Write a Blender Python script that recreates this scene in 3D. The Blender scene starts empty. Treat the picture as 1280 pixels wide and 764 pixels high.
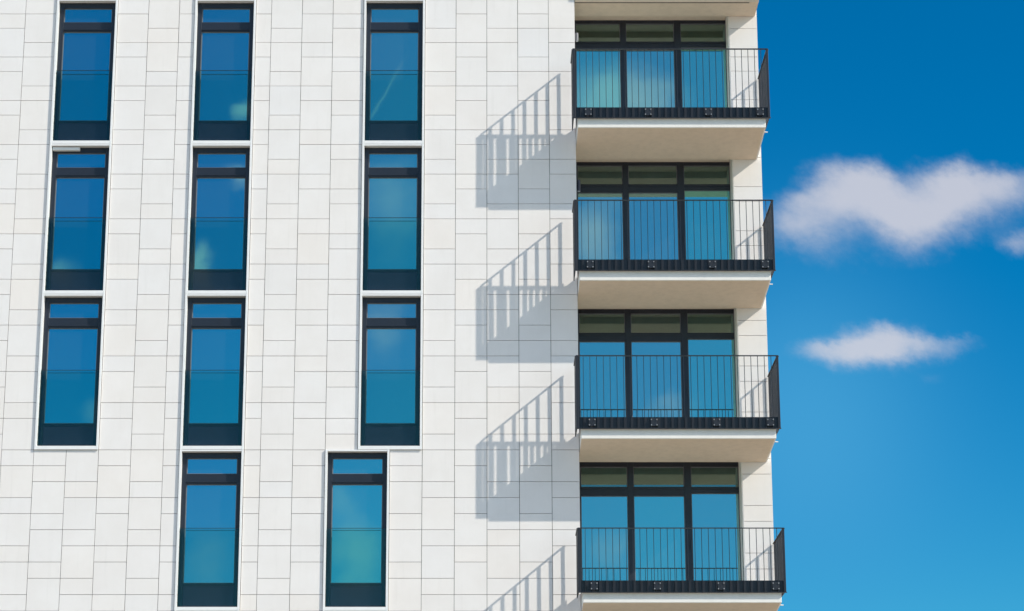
import bpy, bmesh, math, random
from mathutils import Vector
random.seed(7)
S = bpy.context.scene
COL = S.collection
R = math.radians

# ------------------------------------------------------------------ camera, sky, sun, exposure
cam_d = bpy.data.cameras.new('camera')
cam = bpy.data.objects.new('camera', cam_d); COL.objects.link(cam); S.camera = cam
cam.location = (0, -44.25, 1.6)
cam.rotation_euler = (R(90 + 15.8616), 0, 0)
cam_d.sensor_width = 36
cam_d.lens = 3055 / 1280 * 36
cam_d.shift_x = 35 / 1280
cam_d.clip_end = 6000

SUNV = Vector((1.797, -0.83, 1.47)).normalized()
EL = math.asin(SUNV.z); AZ = math.atan2(SUNV.x, SUNV.y)
sd = bpy.data.lights.new('sun', 'SUN'); sd.energy = 3.25; sd.angle = R(0.5); sd.color = (1, .925, .80)
sun = bpy.data.objects.new('sun', sd); COL.objects.link(sun)
sun.rotation_euler = SUNV.to_track_quat('Z', 'Y').to_euler()
S.view_settings.view_transform = 'Standard'; S.view_settings.look = 'None'
S.view_settings.exposure = 0.62; S.view_settings.gamma = 1.0

class NT:
    def __init__(s, tree): s.t = tree; s.n = tree.nodes; s.l = tree.links
    def new(s, kind, **kw):
        n = s.n.new(kind)
        for k, v in kw.items(): setattr(n, k, v)
        return n
    def put(s, sock, v):
        if isinstance(v, bpy.types.NodeSocket): s.l.new(v, sock)
        else: sock.default_value = v
    def m(s, op, a, b=0.0, c=0.0, clamp=False):
        n = s.new('ShaderNodeMath', operation=op); n.use_clamp = clamp
        for i, v in enumerate((a, b, c)): s.put(n.inputs[i], v)
        return n.outputs[0]
    def mix(s, f, a, b, mode='MIX'):
        n = s.new('ShaderNodeMix', data_type='RGBA', blend_type=mode)
        s.put(n.inputs[0], f); s.put(n.inputs[6], a); s.put(n.inputs[7], b)
        return n.outputs[2]
    def step(s, v, a, b, lo=0.0, hi=1.0):
        n = s.new('ShaderNodeMapRange', interpolation_type='SMOOTHSTEP')
        s.put(n.inputs[0], v); n.inputs[1].default_value = a; n.inputs[2].default_value = b
        n.inputs[3].default_value = lo; n.inputs[4].default_value = hi
        return n.outputs[0]
    def noise(s, vec, scale, detail=5, rough=.55, dist=0):
        n = s.new('ShaderNodeTexNoise'); s.put(n.inputs['Vector'], vec)
        n.inputs['Scale'].default_value = scale; n.inputs['Detail'].default_value = detail
        n.inputs['Roughness'].default_value = rough; n.inputs['Distortion'].default_value = dist
        return n

SKY_STRENGTH = 0.075
W = bpy.data.worlds.new('World'); S.world = W; W.use_nodes = True
w = NT(W.node_tree); w.n.clear()
sky = w.new('ShaderNodeTexSky', sky_type='NISHITA'); sky.sun_disc = False
sky.sun_elevation = EL; sky.sun_rotation = AZ
sky.altitude = 900; sky.air_density = 1.0; sky.dust_density = 0.35; sky.ozone_density = 3.0
hs = w.new('ShaderNodeHueSaturation'); hs.inputs['Saturation'].default_value = 1.5; hs.inputs['Value'].default_value = 1.0
w.l.new(sky.outputs[0], hs.inputs['Color'])
base = w.mix(1.0, hs.outputs[0], (.52, 1.13, 1.05, 1), 'MULTIPLY')
tc = w.new('ShaderNodeTexCoord'); sp = w.new('ShaderNodeSeparateXYZ'); w.l.new(tc.outputs['Generated'], sp.inputs[0])
X, Y, Z = sp.outputs
aY = w.m('MAXIMUM', w.m('ABSOLUTE', Y), .02)
U = w.m('DIVIDE', X, aY); V = w.m('DIVIDE', Z, aY)
cx = w.new('ShaderNodeCombineXYZ'); w.put(cx.inputs[0], U); w.put(cx.inputs[1], V); w.put(cx.inputs[2], w.m('MULTIPLY', Y, 3.0))
uv = cx.outputs[0]
# cloud billows: the sky directions are warped by noise, then summed over soft blobs
wn = w.noise(uv, 45, 5, .6)
ws = w.new('ShaderNodeSeparateColor'); w.l.new(wn.outputs['Color'], ws.inputs[0])
wU = w.m('ADD', U, w.m('MULTIPLY', w.m('SUBTRACT', ws.outputs[0], .5), .022))
wV = w.m('ADD', V, w.m('MULTIPLY', w.m('SUBTRACT', ws.outputs[1], .5), .016))
def blobs(lst, up=1.2, down=.65):
    tot = None
    for (u, v, ru, rv, k) in lst:
        du = w.m('DIVIDE', w.m('SUBTRACT', wU, u), ru); dv = w.m('DIVIDE', w.m('SUBTRACT', wV, v), rv)
        # flatter, sharper on top and feathered underneath
        dv2 = w.m('MULTIPLY', dv, w.m('MULTIPLY_ADD', w.m('GREATER_THAN', dv, 0.0), up - down, down))
        d2 = w.m('ADD', w.m('MULTIPLY', du, du), w.m('MULTIPLY', dv2, dv2))
        g = w.m('MULTIPLY', w.m('EXPONENT', w.m('MULTIPLY', d2, -1.0)), k)
        tot = g if tot is None else w.m('ADD', tot, g)
    return tot
fine = w.noise(uv, 120, 6, .62).outputs['Fac']
ahead = w.m('GREATER_THAN', Y, 0.0); behind = w.m('SUBTRACT', 1.0, ahead)
FA = blobs([(0.1581, 0.3394, 0.0159, 0.0139, 1), (0.1708, 0.3365, 0.0103, 0.0109, 0.45), (0.1377, 0.3296, 0.0165, 0.0124, 0.72), (0.1305, 0.3188, 0.0172, 0.0079, 0.3), (0.2012, 0.3379, 0.0131, 0.0146, 0.9), (0.2226, 0.3387, 0.0207, 0.0117, 0.9), (0.1873, 0.3224, 0.0151, 0.0123, 0.65), (0.2298, 0.3141, 0.0096, 0.0054, 0.55), (0.1789, 0.3271, 0.0117, 0.0094, 0.35), (0.1678, 0.2707, 0.0176, 0.0084, 0.95), (0.1490, 0.2669, 0.0186, 0.0049, 0.62), (0.1915, 0.2683, 0.0176, 0.0046, 0.55), (0.1642, 0.2637, 0.0203, 0.0056, 0.2), (0.1873, 0.2526, 0.0074, 0.0042, 0.2), (0.1558, 0.3080, 0.0205, 0.0108, 0.14), (.1830, .3345, .0125, .0120, .42)], 1.45, .72)
FB = blobs([(-.1030, .3725, .0050, .0060, .8), (-.1795, .3006, .0100, .0080, .6), (-.1216, .3050, .0070, .0130, .8),
            (-.1040, .3430, .0080, .0060, .7), (-.1600, .2391, .0100, .0080, .5), (-.0396, .3350, .0220, .0280, .5),
            (-.0424, .2760, .0150, .0160, .42), (-.1135, .1750, .0200, .0220, .45), (-.0529, .1782, .0160, .0200, .62),
            (-.0583, .2040, .0080, .0080, .4), (.0600, .3780, .0330, .0210, .85), (.0480, .3170, .0150, .0200, .7),
            (.0780, .2410, .0180, .0080, .5), (.0513, .1810, .0150, .0110, .5), (.0950, .3150, .0200, .0200, .3)])
# one thin contrail in the sky behind the camera, seen mirrored in a window pane
cu = w.m('SUBTRACT', U, -.0494); cv = w.m('SUBTRACT', V, .3691)
L = math.hypot(.0171, .0306); tu, tv = .0171 / L, .0306 / L
dist = w.m('ABSOLUTE', w.m('SUBTRACT', w.m('MULTIPLY', cu, tv), w.m('MULTIPLY', cv, tu)))
along = w.m('ADD', w.m('MULTIPLY', cu, tu), w.m('MULTIPLY', cv, tv))
trail = w.m('MULTIPLY', w.step(dist, .0002, .00075, 1, 0), w.m('MULTIPLY', w.step(along, -.002, .0015), w.step(along, .012, .036, 1, 0)))
trail = w.m('MULTIPLY', w.m('MULTIPLY', trail, behind), .42)
nz = w.m('MULTIPLY', w.m('SUBTRACT', fine, .5), .30)
dA = w.m('MULTIPLY', w.step(w.m('ADD', FA, nz), .10, 1.20), ahead)
dB = w.m('MULTIPLY', w.step(w.m('ADD', FB, w.m('MULTIPLY', nz, .6)), .22, .95), behind)
# unseen clouds elsewhere round the sky, brightened as fill light (not in the two windows of direction above)
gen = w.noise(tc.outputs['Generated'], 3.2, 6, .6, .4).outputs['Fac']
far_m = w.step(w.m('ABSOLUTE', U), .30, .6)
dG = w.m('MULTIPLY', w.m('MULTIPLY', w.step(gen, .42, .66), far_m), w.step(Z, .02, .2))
vu = w.m('DIVIDE', w.m('SUBTRACT', U, .135), .055); vv = w.m('DIVIDE', w.m('SUBTRACT', V, .23), .07)
glowA = w.m('MULTIPLY', w.m('MULTIPLY', w.m('EXPONENT', w.m('MULTIPLY', w.m('ADD', w.m('MULTIPLY', vu, vu), w.m('MULTIPLY', vv, vv)), -1.0)), ahead), .80)
veilB = w.m('MULTIPLY', w.m('MULTIPLY', w.step(U, -.17, .06), behind), .34)
base = w.mix(veilB, base, (2.2, 4.6, 5.6, 1))
veil = 0.0
base = w.mix(glowA, base, (.55, 3.15, 5.9, 1))            # sky painted brighter beside the building, standing in for lens glow
dens = w.m('ADD', w.m('ADD', w.m('MULTIPLY', dA, .80), w.m('MULTIPLY', dB, .85)), w.m('ADD', trail, veil), clamp=True)
CLOUD = (5.8, 5.8, 6.3, 1)
base = w.mix(w.m('MULTIPLY', dG, .85), base, (25, 26, 29, 1))      # unseen cloud banks to the sides, made extra bright to lift facade shade
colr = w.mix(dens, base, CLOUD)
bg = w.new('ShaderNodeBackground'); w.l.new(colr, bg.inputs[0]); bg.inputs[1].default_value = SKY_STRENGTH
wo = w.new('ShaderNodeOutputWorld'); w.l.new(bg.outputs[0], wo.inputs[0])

# ------------------------------------------------------------------ materials
def mat(name, fn):
    m = bpy.data.materials.new(name); m.use_nodes = True
    t = NT(m.node_tree); b = t.n['Principled BSDF']; fn(t, b); return m
def objco(t): return t.new('ShaderNodeTexCoord').outputs['Object']
def bump(t, b, h, strength, dist=.01):
    n = t.new('ShaderNodeBump'); n.inputs['Strength'].default_value = strength; n.inputs['Distance'].default_value = dist
    t.put(n.inputs['Height'], h); t.l.new(n.outputs[0], b.inputs['Normal'])

def m_panel(t, b):
    at = t.new('ShaderNodeAttribute'); at.attribute_name = 'tint'
    co = objco(t)
    big = t.noise(co, 1.6, 5, .6).outputs['Fac']; small = t.noise(co, 38, 4, .7).outputs['Fac']
    mp = t.new('ShaderNodeMapping'); t.l.new(co, mp.inputs[0]); mp.inputs['Scale'].default_value = (9, 9, .7)
    streak = t.noise(mp.outputs[0], 1.0, 4, .6).outputs['Fac']
    c = t.mix(t.step(big, .3, .7), (.762, .728, .708, 1), (.790, .760, .744, 1))
    c = t.mix(t.m('MULTIPLY', t.step(streak, .52, .8), .16), c, (.56, .54, .51, 1))
    c = t.mix(t.m('MULTIPLY', t.step(small, .5, .8), .10), c, (.60, .585, .56, 1))
    c = t.mix(1.0, c, at.outputs['Color'], 'MULTIPLY')
    t.l.new(c, b.inputs['Base Color']); b.inputs['Roughness'].default_value = .62
    b.inputs['Specular IOR Level'].default_value = .35
    bump(t, b, small, .12, .004)
def m_paint(col, rough=.35, spec=.5, wear=.06):
    def fn(t, b):
        co = objco(t); n = t.noise(co, 7, 5, .65).outputs['Fac']
        c2 = tuple(v * (1 - wear * 3) for v in col) + (1,)
        t.l.new(t.mix(t.step(n, .35, .75), tuple(col) + (1,), c2), b.inputs['Base Color'])
        t.put(b.inputs['Roughness'], t.m('MULTIPLY_ADD', n, .2, rough - .1)); b.inputs['Specular IOR Level'].default_value = spec
    return fn
def m_glass(t, b): glass_with(t, b, (.31, .57, .61, 1), (.22, .65, .63, 1))
def m_transom(t, b): glass_with(t, b, (.22, .29, .28, 1), (.20, .30, .27, 1))
def glass_with(t, b, ca, cb):
    # solar-control coated pane: dark room behind, strong blue-teal mirror film in front
    co = objco(t)
    n = t.noise(co, 1.3, 2, .4).outputs['Fac']
    t.n.remove(b)
    dif = t.new('ShaderNodeBsdfDiffuse'); dif.inputs[0].default_value = (.012, .014, .014, 1)
    gl = t.new('ShaderNodeBsdfGlossy'); t.l.new(t.mix(t.new('ShaderNodeObjectInfo').outputs['Random'], ca, cb), gl.inputs['Color']); gl.inputs['Roughness'].default_value = .015
    bp = t.new('ShaderNodeBump'); bp.inputs['Strength'].default_value = .03; bp.inputs['Distance'].default_value = .012
    t.l.new(n, bp.inputs['Height']); t.l.new(bp.outputs[0], gl.inputs['Normal'])
    ad = t.new('ShaderNodeAddShader'); t.l.new(dif.outputs[0], ad.inputs[0]); t.l.new(gl.outputs[0], ad.inputs[1])
    t.l.new(ad.outputs[0], t.n['Material Output'].inputs[0])
def m_guard(t, b):
    t.n.remove(b)
    tr = t.new('ShaderNodeBsdfTransparent'); tr.inputs[0].default_value = (.85, .98, .96, 1)
    gl = t.new('ShaderNodeBsdfGlossy'); gl.inputs['Color'].default_value = (.75, .85, .8, 1); gl.inputs['Roughness'].default_value = .02
    fr = t.new('ShaderNodeFresnel'); fr.inputs[0].default_value = 1.5
    mx = t.new('ShaderNodeMixShader'); t.put(mx.inputs[0], t.m('MULTIPLY', fr.outputs[0], .7))
    t.l.new(tr.outputs[0], mx.inputs[1]); t.l.new(gl.outputs[0], mx.inputs[2])
    t.l.new(mx.outputs[0], t.n['Material Output'].inputs[0])
def m_ground(t, b):
    co = objco(t)
    n1 = t.noise(co, .05, 6, .6).outputs['Fac']; n2 = t.noise(co, 9, 5, .7).outputs['Fac']
    br = t.new('ShaderNodeTexBrick'); t.l.new(co, br.inputs['Vector']); br.inputs['Scale'].default_value = 1.0
    br.inputs['Brick Width'].default_value = .6; br.inputs['Row Height'].default_value = .3; br.inputs['Mortar Size'].default_value = .006
    br.inputs['Color1'].default_value = (.36, .30, .225, 1); br.inputs['Color2'].default_value = (.31, .255, .19, 1); br.inputs['Mortar'].default_value = (.16, .13, .10, 1)
    c = t.mix(t.m('MULTIPLY', n2, .35), br.outputs[0], (.26, .21, .155, 1))
    c = t.mix(t.m('MULTIPLY', t.step(n1, .5, .8), .4), c, (.40, .34, .26, 1))
    t.l.new(c, b.inputs['Base Color']); b.inputs['Roughness'].default_value = .85

M = {
 'panel': mat('fibre_cement_panel', m_panel),
 'back': mat('dark_subframe', m_paint((.11, .11, .11), .8, .2)),
 'white': mat('white_coated_metal', m_paint((.80, .80, .80), .35, .5, .015)),
 'render': mat('white_render', m_paint((.80, .785, .75), .75, .2, .02)),
 'soffit': mat('beige_soffit_render', m_paint((.69, .585, .47), .85, .2, .03)),
 'dark': mat('dark_blue_grey_frame', m_paint((.018, .023, .036), .38, .45, .05)),
 'spandrel': mat('dark_spandrel_glass', m_paint((.044, .036, .066), .4, .4, .03)),
 'rail': mat('anthracite_steel', m_paint((.018, .020, .028), .42, .45, .08)),
 'glass': mat('coated_window_glass', m_glass),
 'transom': mat('tinted_transom_glass', m_transom),
 'guard': mat('guard_glass', m_guard),
 'steel': mat('stainless_bolt', m_paint((.24, .25, .27), .4, .5, .05)),
 'lampgrey': mat('grey_lamp_metal', m_paint((.20, .20, .22), .45, .5, .05)),
 'lampdark': mat('dark_lamp_metal', m_paint((.04, .04, .06), .45, .5, .05)),
 'lens': mat('frosted_lens', m_paint((.42, .43, .45), .3, .5, .02)),
 'roof': mat('gravel_roof', m_paint((.28, .27, .25), .9, .2, .1)),
 'ground': mat('beige_paving', m_ground),
}

# ------------------------------------------------------------------ mesh helpers
class MB:
    def __init__(s): s.bm = bmesh.new(); s.tints = []
    def box(s, x0, x1, y0, y1, z0, z1, bev=0, tint=None):
        vs = [s.bm.verts.new(p) for p in ((x0,y0,z0),(x1,y0,z0),(x1,y1,z0),(x0,y1,z0),(x0,y0,z1),(x1,y0,z1),(x1,y1,z1),(x0,y1,z1))]
        fs = [s.bm.faces.new([vs[i] for i in q]) for q in ((3,2,1,0),(4,5,6,7),(0,1,5,4),(1,2,6,5),(2,3,7,6),(3,0,4,7))]
        if bev:
            es = list({e for f in fs for e in f.edges})
            bmesh.ops.bevel(s.bm, geom=es, offset=bev, segments=2, affect='EDGES', profile=.5)
        s.tints.append((len(s.bm.faces), tint or (1, 1, 1, 1)))
        return s
    def prism(s, prof, x0, x1, bev=0):
        # profile in (y,z), extruded along x
        a = [s.bm.verts.new((x0, y, z)) for y, z in prof]; b = [s.bm.verts.new((x1, y, z)) for y, z in prof]
        n = len(prof); fs = [s.bm.faces.new(a), s.bm.faces.new(b[::-1])]
        for i in range(n):
            j = (i + 1) % n; fs.append(s.bm.faces.new((a[j], a[i], b[i], b[j])))
        if bev:
            es = list({e for f in fs for e in f.edges})
            bmesh.ops.bevel(s.bm, geom=es, offset=bev, segments=2, affect='EDGES', profile=.5)
        s.tints.append((len(s.bm.faces), (1, 1, 1, 1)))
        return s
    def cyl(s, p0, p1, r0, r1=None, n=16):
        r1 = r0 if r1 is None else r1
        p0, p1 = Vector(p0), Vector(p1); d = p1 - p0
        q = d.to_track_quat('Z', 'Y'); ra, rb = [], []
        for i in range(n):
            a = 2 * math.pi * i / n; v = Vector((math.cos(a), math.sin(a), 0))
            ra.append(s.bm.verts.new(p0 + q @ (v * r0))); rb.append(s.bm.verts.new(p1 + q @ (v * r1)))
        s.bm.faces.new(ra[::-1]); s.bm.faces.new(rb)
        for i in range(n):
            j = (i + 1) % n; s.bm.faces.new((ra[i], ra[j], rb[j], rb[i]))
        s.tints.append((len(s.bm.faces), (1, 1, 1, 1)))
        return s
    def build(s, name, m, parent=None, loc=None, tint=False):
        bmesh.ops.recalc_face_normals(s.bm, faces=s.bm.faces[:])
        me = bpy.data.meshes.new(name)
        if loc is not None:
            bmesh.ops.translate(s.bm, verts=s.bm.verts[:], vec=-Vector(loc))
        s.bm.to_mesh(me); s.bm.free(); me.materials.append(m)
        if tint:
            at = me.attributes.new('tint', 'FLOAT_COLOR', 'FACE'); k = 0
            for end, c in s.tints:
                while k < end: at.data[k].color = c; k += 1
        o = bpy.data.objects.new(name, me); COL.objects.link(o)
        if loc is not None: o.location = loc
        if parent: o.parent = parent
        return o
def child_of(o, parent):
    # keeps world placement: both unrotated, so the offset is just a difference
    o.parent = parent
    p = parent; off = Vector((0, 0, 0))
    while p: off += p.location; p = p.parent
    o.location = o.location - off
    return o

# ------------------------------------------------------------------ measured lattice of the facade
ROW = .29943; CW = .599; X0 = 1.253
def ZJ(k): return 20.0788 - ROW * k          # height of horizontal joint k
def XC(i): return X0 - CW * i                # left edge of column i (column 0 touches the balconies)
EDGE = 1.765                                 # right edge of the tall facade
PT = .03; GAP = .0085
MISS = {-1: 2, 0: 0, 1: 2, 2: 0, 3: 1, 4: 0, 5: 2, 6: 1, 7: 2, 8: 1, 9: 0, 10: 1, 11: 2, 12: 1, 13: 0, 14: 1, 15: 0, 16: 2, 17: 1, 18: 2, 19: 0, 20: 1, 21: 2, 22: 0}
NC = 22
WXL = {'a': XC(16), 'b': XC(11.5), 'c': XC(6), 'd': XC(7)}
WW = 2 * CW
wins = []                                    # (x, z_bottom, storey)
for st in range(-1, 5):                      # storey -1 is above the frame, 4 below it
    zb = ZJ(9 + 10 * st)
    if st <= 2: cols = ['a', 'b', 'c']
    else: cols = ['b', 'd']
    for c in cols: wins.append((WXL[c], zb, st, c))
HOLES = [(x, x + WW, zb, zb + 10 * ROW) for x, zb, st, c in wins]
TOPZ = ZJ(-24); BOTZ = 0.0

def cut(rect, holes):
    out = [rect]
    for hx0, hx1, hz0, hz1 in holes:
        nxt = []
        for (a, b, c, d) in out:
            if hx1 <= a + 1e-4 or hx0 >= b - 1e-4 or hz1 <= c + 1e-4 or hz0 >= d - 1e-4: nxt.append((a, b, c, d)); continue
            if hx0 > a + 1e-4: nxt.append((a, hx0, c, d)); a = hx0
            if hx1 < b - 1e-4: nxt.append((hx1, b, c, d)); b = hx1
            if hz0 > c + 1e-4: nxt.append((a, b, c, hz0))
            if hz1 < d - 1e-4: nxt.append((a, b, hz1, d))
        out = nxt
    return out
def rnd_tint():
    v = random.gauss(1, .007); h = random.gauss(.002, .004)
    if random.random() < .12: h += .009
    return (min(1.04, v + h), v, v - h * 1.3, 1)

kmax = int((20.0788 - BOTZ) / ROW)
def panels(cols, miss_of, plane, holes):
    """cols: (a,b,index); plane(mb,a,b,z0,z1,tint) adds one slab"""
    mb = MB()
    for (a, b, i) in cols:
        js = [k for k in range(-24, kmax + 1) if k == -24 or k == kmax or k % 3 != miss_of(i)]
        for k0, k1 in zip(js[:-1], js[1:]):
            for (xa, xb, za, zb) in cut((a, b, ZJ(k1), ZJ(k0)), holes):
                if xb - xa < .03 or zb - za < .03: continue
                plane(mb, xa + GAP / 2, xb - GAP / 2, za + GAP / 2, zb - GAP / 2, rnd_tint())
    return mb

# ------------------------------------------------------------------ the building
B = bpy.data.objects.new('apartment_building', None); COL.objects.link(B)
B['label'] = 'white panelled apartment building with tall dark framed windows and a stack of railed balconies'
B['category'] = 'building'

RY = .75      # plane of the narrow strip right of the balconies
GY = 1.30     # glass plane of the balcony glazing
RX0, RX1 = 4.845, 5.405
XL = XC(NC)   # left end of the facade
cols = [(XC(i), XC(i) + CW if i else EDGE, i) for i in range(0, NC + 1)]
def front(y0):
    def f(mb, a, b, c, d, t):
        e = random.uniform(-.0014, .0014); mb.box(a + random.uniform(-.001, .001), b, y0 + e, y0 + PT, c, d, 0, t)
    return f
cl = panels(cols, lambda i: MISS.get(i, i % 3), front(0.0), HOLES).build('facade_cladding', M['panel'], B, tint=True)
cl['label'] = 'off white rectangular cladding panels laid in staggered columns'
st_cl = panels([(RX0, RX1, 0)], lambda i: 1, front(RY), []).build('corner_cladding', M['panel'], B, tint=True)
st_cl['label'] = 'narrow strip of white panels right of the balconies'
side = panels([(RY + .04 + n * .6, RY + .04 + (n + 1) * .6, n) for n in range(18)], lambda i: (i * 2 + 1) % 3,
              lambda mb, a, b, c, d, t: mb.box(RX1 - PT, RX1, a, b, c, d, 0, t), [])
side.build('side_cladding', M['panel'], B, tint=True)
ret = panels([(.04, RY - .0, 0), (RY, GY + .1, 1)], lambda i: i, lambda mb, a, b, c, d, t: mb.box(EDGE - PT, EDGE, a, b, c, d, 0, t), [])
ret.build('return_cladding', M['panel'], B, tint=True)
# massive wall behind the panels, with real window openings
mb = MB()
zs = sorted({BOTZ, TOPZ - .01} | {h[2] for h in HOLES} | {h[3] for h in HOLES})
for za, zb in zip(zs[:-1], zs[1:]):
    hs_ = sorted({(h[0], h[1]) for h in HOLES if h[2] < (za + zb) / 2 < h[3]})
    x = XL
    for (a, b) in hs_: mb.box(x, a, PT + .012, .42, za, zb); x = b
    mb.box(x, EDGE - PT - .012, PT + .012, .42, za, zb)
mb.box(XL, EDGE - PT - .012, .422, 11.4, BOTZ, TOPZ - .01)
mb.box(EDGE - PT - .010, RX1 - PT - .012, GY + .22, 11.4, BOTZ, TOPZ - .01)
mb.box(RX0 + .03, RX1 - PT - .012, RY + PT + .012, GY + .21, BOTZ, TOPZ - .01)
wall = mb.build('wall', M['back'], B)
MB().box(XL - .03, EDGE + .03, -.03, 11.5, TOPZ, TOPZ + .22, .01).box(EDGE + .032, RX1 + .03, RY - .03, 11.5, TOPZ, TOPZ + .22, .01).build('roof', M['roof'], B)
# plastered left reveal of the corner strip
MB().box(RX0 - .012, RX0 + .018, RY + .005, GY + .1, BOTZ, TOPZ - .01).build('corner_reveal', M['render'], B)

# ------------------------------------------------------------------ tall windows
def window(x, zb, st, c):
    T = zb + 10 * ROW; x1 = x + WW; P = 0
    FY = .10
    xa, xb = x + .046, x1 - .046; za, zt = zb + .072, T - .032
    o = (x, 0, zb)
    # dark frame: jambs, head, transom, sill rail (panes sit between)
    f = MB()
    jl, jr = xa + .085, xb - .085
    t1, t2 = T - .135, T - .432      # upper pane top / bottom
    t3, t4 = T - .626, T - 2.469     # main pane top / bottom
    f.box(xa, jl, FY, FY + .09, za, zt, .004).box(jr, xb, FY, FY + .09, za, zt, .004)
    f.box(jl, jr, FY + .002, FY + .09, t1, zt, .003)
    f.box(jl, jr, FY + .002, FY + .09, t3, t2, .003)
    f.box(jl, jr, FY + .002, FY + .09, t4 - .05, t4, .003)
    f.box(jl + .01, jr - .01, FY - .012, FY + .002, t3 + .03, t3 + .055, .002)      # drip bead on the transom
    f.box(xa, xb, FY + .09, FY + .12, za, zt)                                      # dark back of the unit
    fr = f.build('window', M['dark'], None, o); child_of(fr, B)
    def sub(mbx, name, m): return child_of(mbx.build(name, m, None, o), fr)
    # inner sash lines round each pane
    s = MB()
    for (za_, zb_) in ((t2, t1), (t4, t3)):
        w_ = .014
        s.box(jl, jl + w_, FY + .035, FY + .05, za_, zb_).box(jr - w_, jr, FY + .035, FY + .05, za_, zb_)
        s.box(jl + w_, jr - w_, FY + .035, FY + .05, za_, za_ + w_).box(jl + w_, jr - w_, FY + .035, FY + .05, zb_ - w_, zb_)
    sub(s, 'glazing_bead', M['lampgrey'])
    for (a_, b_) in ((t2, t1), (t4, t3)):
        g = MB().box(jl, jr, FY + .045, FY + .07, a_, b_)
        # the mirror tint differs at random from pane to pane
        pn = sub(g, 'pane', M['glass'])
    sub(MB().box(jl + .002, jr - .002, FY + .012, FY + .06, za, t4 - .05, .002), 'spandrel_panel', M['spandrel'])
    # white metal surround standing proud of the panels
    sr = MB(); PY = -.032
    sr.box(x + .006, x + .046, PY, FY, zb, T - .001, .003).box(x1 - .046, x1 - .006, PY, FY, zb, T - .001, .003)
    sr.box(x + .046, x1 - .046, PY + .002, FY, zb + .002, zb + .070, .003)
    sr.box(x + .046, x1 - .046, PY + .004, FY, T - .032, T - .003, .003)
    sub(sr, 'surround', M['white'])
    # glass guard across the lower half, on small side clamps
    gy = .035; gt = T - 1.466
    sub(MB().box(xa + .004, xb - .004, gy, gy + .012, zb + .10, gt, .002), 'guard_glass', M['guard'])
    sub(MB().box(xa + .004, xb - .004, gy - .002, gy + .014, gt, gt + .007), 'guard_cap', M['rail'])
    n = 10
    for xx in (xa + .011, xb - .011):
        cp = MB()
        for k in range(n):
            zc = zb + .16 + (gt - zb - .22) * k / (n - 1)
            cp.cyl((xx, gy - .010, zc), (xx, gy + .020, zc), .009, n=8)
        cp.box(xx - .007, xx + .007, gy + .014, FY + .001, zb + .10, gt - .01)
        sub(cp, 'guard_clamp', M['rail'])
    if st == 1 and c == 'a':
        v = MB().box(xa + .01, xa + .53, .02, FY + .01, T - .105, T - .045, .006)
        vo = sub(v, 'vent_cover', M['white']); vo['label'] = 'pale ventilation cover at the head of one window'
    return fr
for wv in wins: window(*wv)

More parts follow.
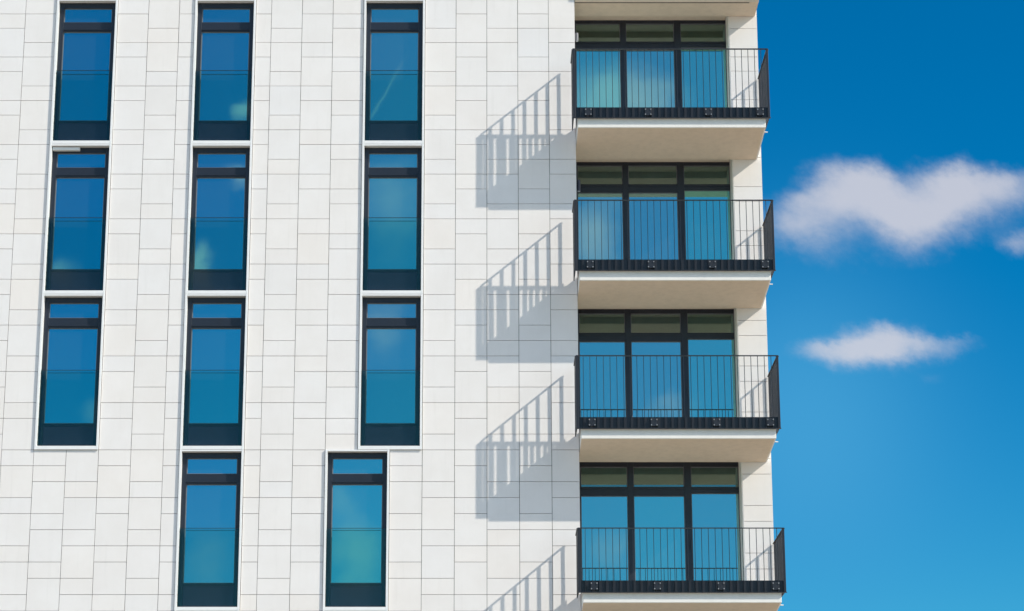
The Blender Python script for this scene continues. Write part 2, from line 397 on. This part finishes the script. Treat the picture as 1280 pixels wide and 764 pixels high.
# ------------------------------------------------------------------ balconies
def balcony(st, rail_h, bottom):
    """bottom: height of the lower front edge of the slab"""
    zb = bottom; FYS = -.785; xa, xb = EDGE + .006, 5.322
    top = zb + .30
    o = (xa, 0, zb)
    prof = [(FYS, zb), (FYS, top), (RY - .004, top), (RY - .004, zb - .105)]
    sl = MB().prism(prof, xa, xb, .008).build('balcony', M['render'], None, o); child_of(sl, B)
    def sub(mbx, name, m): return child_of(mbx.build(name, m, None, o), sl)
    # beige soffit sheet under the slab, stopping short of the white edge
    so = MB().prism([(FYS + .03, zb - .0045), (FYS + .03, zb + .002), (RY - .008, zb - .100), (RY - .008, zb - .1085)], xa + .004, xb - .03)
    sub(so, 'soffit', M['soffit'])
    # recess: floor and ceiling between the strip plane and the glazing
    sub(MB().box(xa, RX0 - .016, RY - .002, GY + .1, zb + .02, top - .01), 'recess_slab', M['soffit'])
    # railing
    b = zb + .183; t = b + rail_h; YF = -.83; XA, XB = 1.69, 5.395
    r = MB()
    r.box(XA - .006, XB + .006, YF - .022, YF + .022, t - .014, t, .002)                 # top rail, front
    for (xs, ye) in ((XA, -.10), (XB, RY - .02)):
        r.box(xs - .022, xs + .022, YF + .024, ye, t - .014, t, .002)                    # top rail, sides
    n = 30
    for k in range(n + 1):
        xx = XA + .006 + (XB - XA - .012) * k / n
        wb = .0042
        r.box(xx - wb, xx + wb, YF - .017, YF + .017, b, t - .014)
    for (xs, ye) in ((XA, -.10), (XB, RY - .02)):
        m_ = int(round((ye - YF) / .109)); 
        for k in range(1, m_ + 1):
            yy = YF + (ye - YF - .015) * k / m_
            r.box(xs - .005, xs + .005, yy - .015, yy + .015, b + .01, t - .014)
    r.box(XA - .008, XA + .040, YF - .020, YF + .020, b, t - .013, .003).box(XB - .036, XB + .008, YF - .020, YF + .020, b, t - .013, .003)
    # bottom kick band behind the bars (front) and along both ends
    r.box(XA + .006, XB - .006, YF + .019, YF + .026, b + .002, b + .212)
    for (xs, ye) in ((XA, -.09), (XB, RY - .02)):
        s_ = 1 if xs == XA else -1
        r.box(xs + s_ * .006, xs + s_ * .012, YF + .027, ye, b + .002, b + .150)
    r.box(XA - .018, XB + .018, YF - .020, YF + .020, b - .012, b, .002)
    sub(r, 'railing', M['rail'])
    for xx in (1.97, 3.10, 4.24, 5.22):
        br = MB()
        br.box(xx - .062, xx + .062, YF - .024, YF - .018, b + .035, b + .18, .002)
        sub(br, 'fixing_plate', M['rail'])
        bl = MB()
        for dx in (-.05, .05):
            for dz in (.055, .155):
                bl.cyl((xx + dx, YF - .038, b + dz), (xx + dx, YF - .024, b + dz), .012, n=8)
                bl.cyl((xx + dx, YF + .02, b + dz), (xx + dx, FYS + .01, b + dz), .010, n=8)
        sub(bl, 'bolt', M['steel'])
    sub(MB().cyl((xb - .05, -.55, zb - .004), (xb + .060, -.55, zb - .010), .010, n=10), 'drain_spout', M['white'])
    return sl
BAL = [(1, 1.392, 17.444), (2, 1.37, 14.437), (3, 1.37, 11.432), (4, 1.165, 8.430), (5, 1.37, 5.435)]
# the top bay closes with a flush canopy: its underside shows above the uppermost balcony
cz = 20.335
MB().prism([(.0, cz), (-.06, cz + .09), (-.06, cz + .42), (RY - .004, cz + .42), (RY - .004, cz - .0)], EDGE + .006, 5.36, .004).build('canopy', M['soffit'], B)
MB().box(EDGE + .006, 5.18, .030, .042, cz - .012, cz + .001).build('drip_edge', M['back'], B)
MB().box(EDGE + .006, RX0 - .016, RY - .002, GY + .1, cz + .13, cz + .40).build('canopy_recess', M['soffit'], B)
panels([(EDGE + .01, 2.37, 0), (2.37, 2.97, 1), (2.97, 3.57, 2), (3.57, 4.17, 3), (4.17, 4.77, 4), (4.77, 5.395, 5)], lambda i: (i * 2) % 3, lambda mb, a, b, c, d, t: mb.box(a, b, -.07, -.04, c, d, 0, t) if c > cz + .3 else None, []).build('upper_cladding', M['panel'], B, tint=True)
MB().box(EDGE + .01, 5.39, -.03, RY + .02, cz + .43, TOPZ - .01).build('upper_wall', M['back'], B)
slabs = {b_[0]: balcony(*b_) for b_ in BAL}

# balcony glazing: three bays, transom lights above
def glazing(z_head, z_floor):
    xa, xb = EDGE + .008, 4.892; FY = GY - .05
    o = (xa, GY, z_floor)
    bays = [(1.835, 2.722), (2.836, 3.797), (3.928, 4.832)]
    f = MB()
    zt = z_head + .10; zb = z_floor + .004
    p1t, p1b = z_head - .062, z_head - .455           # transom lights
    p2t = z_head - .622; p2b = z_floor + .10
    xs = [xa, bays[0][0], bays[0][1], bays[1][0], bays[1][1], bays[2][0], bays[2][1], RX0 - .014]
    for k in range(0, 8, 2): f.box(xs[k], xs[k + 1], FY, GY + .08, zb, zt, .004)
    for j, (a, c) in enumerate(bays):
        f.box(a, c, FY + .004, GY + .08, p1t, zt, .003)
        tb = p2t + (.05 if j == 2 else 0)
        f.box(a, c, FY + .004, GY + .08, tb, p1b, .003)
        f.box(a, c, FY + .004, GY + .08, zb, p2b, .003)
        f.box(a + .01, c - .01, FY - .012, FY + .004, p1b - .045, p1b - .02, .002)
    f.box(xa, RX0 - .014, GY + .08, GY + .11, zb, zt)
    fr = f.build('balcony_glazing', M['dark'], None, o); child_of(fr, B)
    for j, (a, c) in enumerate(bays):
        tb = p2t + (.05 if j == 2 else 0)
        child_of(MB().box(a, c, GY, GY + .025, p1b, p1t).build('transom_pane', M['transom'], None, o), fr)
        child_of(MB().box(a, c, GY + .001, GY + .025, p2b, tb).build('door_pane', M['glass'], None, o), fr)
        bd = MB()
        for (za_, zb_) in ((p1b, p1t), (p2b, tb)):
            w_ = .012
            bd.box(a, a + w_, GY - .012, GY, za_, zb_).box(c - w_, c, GY - .012, GY, za_, zb_)
            bd.box(a + w_, c - w_, GY - .012, GY, za_, za_ + w_).box(a + w_, c - w_, GY - .012, GY, zb_ - w_, zb_)
        child_of(bd.build('glazing_bead', M['lampgrey'], None, o), fr)
    h = MB().box(3.945 - .055, 3.945 - .035, FY - .05, FY - .035, z_floor + 1.02, z_floor + 1.20, .004).box(3.945 - .052, 3.945 - .038, FY - .037, FY, z_floor + 1.10, z_floor + 1.12)
    child_of(h.build('door_handle', M['dark'], None, o), fr)
for st in (0, 1, 2, 3, 4):
    # glazing of the storey whose head sits under the slab numbered st (its floor is the slab below)
    hd = {0: 20.465, 1: 17.460, 2: 14.437, 3: 11.408, 4: 8.41}[st]
    fl = BAL[st][2] + .30
    glazing(hd, fl)

# ------------------------------------------------------------------ little wall lamps beside the two upper balconies
def wall_lamp(z, r, h, m, label):
    xw = EDGE + .001; y = .09
    t = bpy.data.objects.new('wall_lamp', None); COL.objects.link(t); t.location = (xw, y, z)
    t['label'] = label; t['category'] = 'wall lamp'
    def p(mbx, n, mm):
        o = mbx.build(n, mm, None, (xw, y, z)); o.parent = t; o.location = (0, 0, 0); return o
    p(MB().box(xw, xw + .010, y - .035, y + .035, z - h * .35, z + h * .35, .003), 'mounting_plate', m)
    p(MB().cyl((xw + .010, y, z), (xw + .03, y, z), .012, n=10), 'bracket', m)
    p(MB().cyl((xw + .012 + r, y, z - h / 2), (xw + .012 + r, y, z + h / 2), r, n=20), 'housing', m)
    p(MB().cyl((xw + .012 + r, y, z - h / 2 - .008), (xw + .012 + r, y, z - h / 2 + .001), r * .8, n=20), 'lens', M['lens'])
    return t
wall_lamp(19.63, .030, .16, M['lampgrey'], 'small light grey lamp on the wall edge left of the topmost balcony window')
wall_lamp(16.58, .034, .22, M['lampdark'], 'small dark lamp on the wall edge left of the second balcony window from the top')

# ------------------------------------------------------------------ ground
g = MB().box(-1500, 1500, -1500, 1500, -.5, -.004).build('ground', M['ground'])
g['kind'] = 'structure'
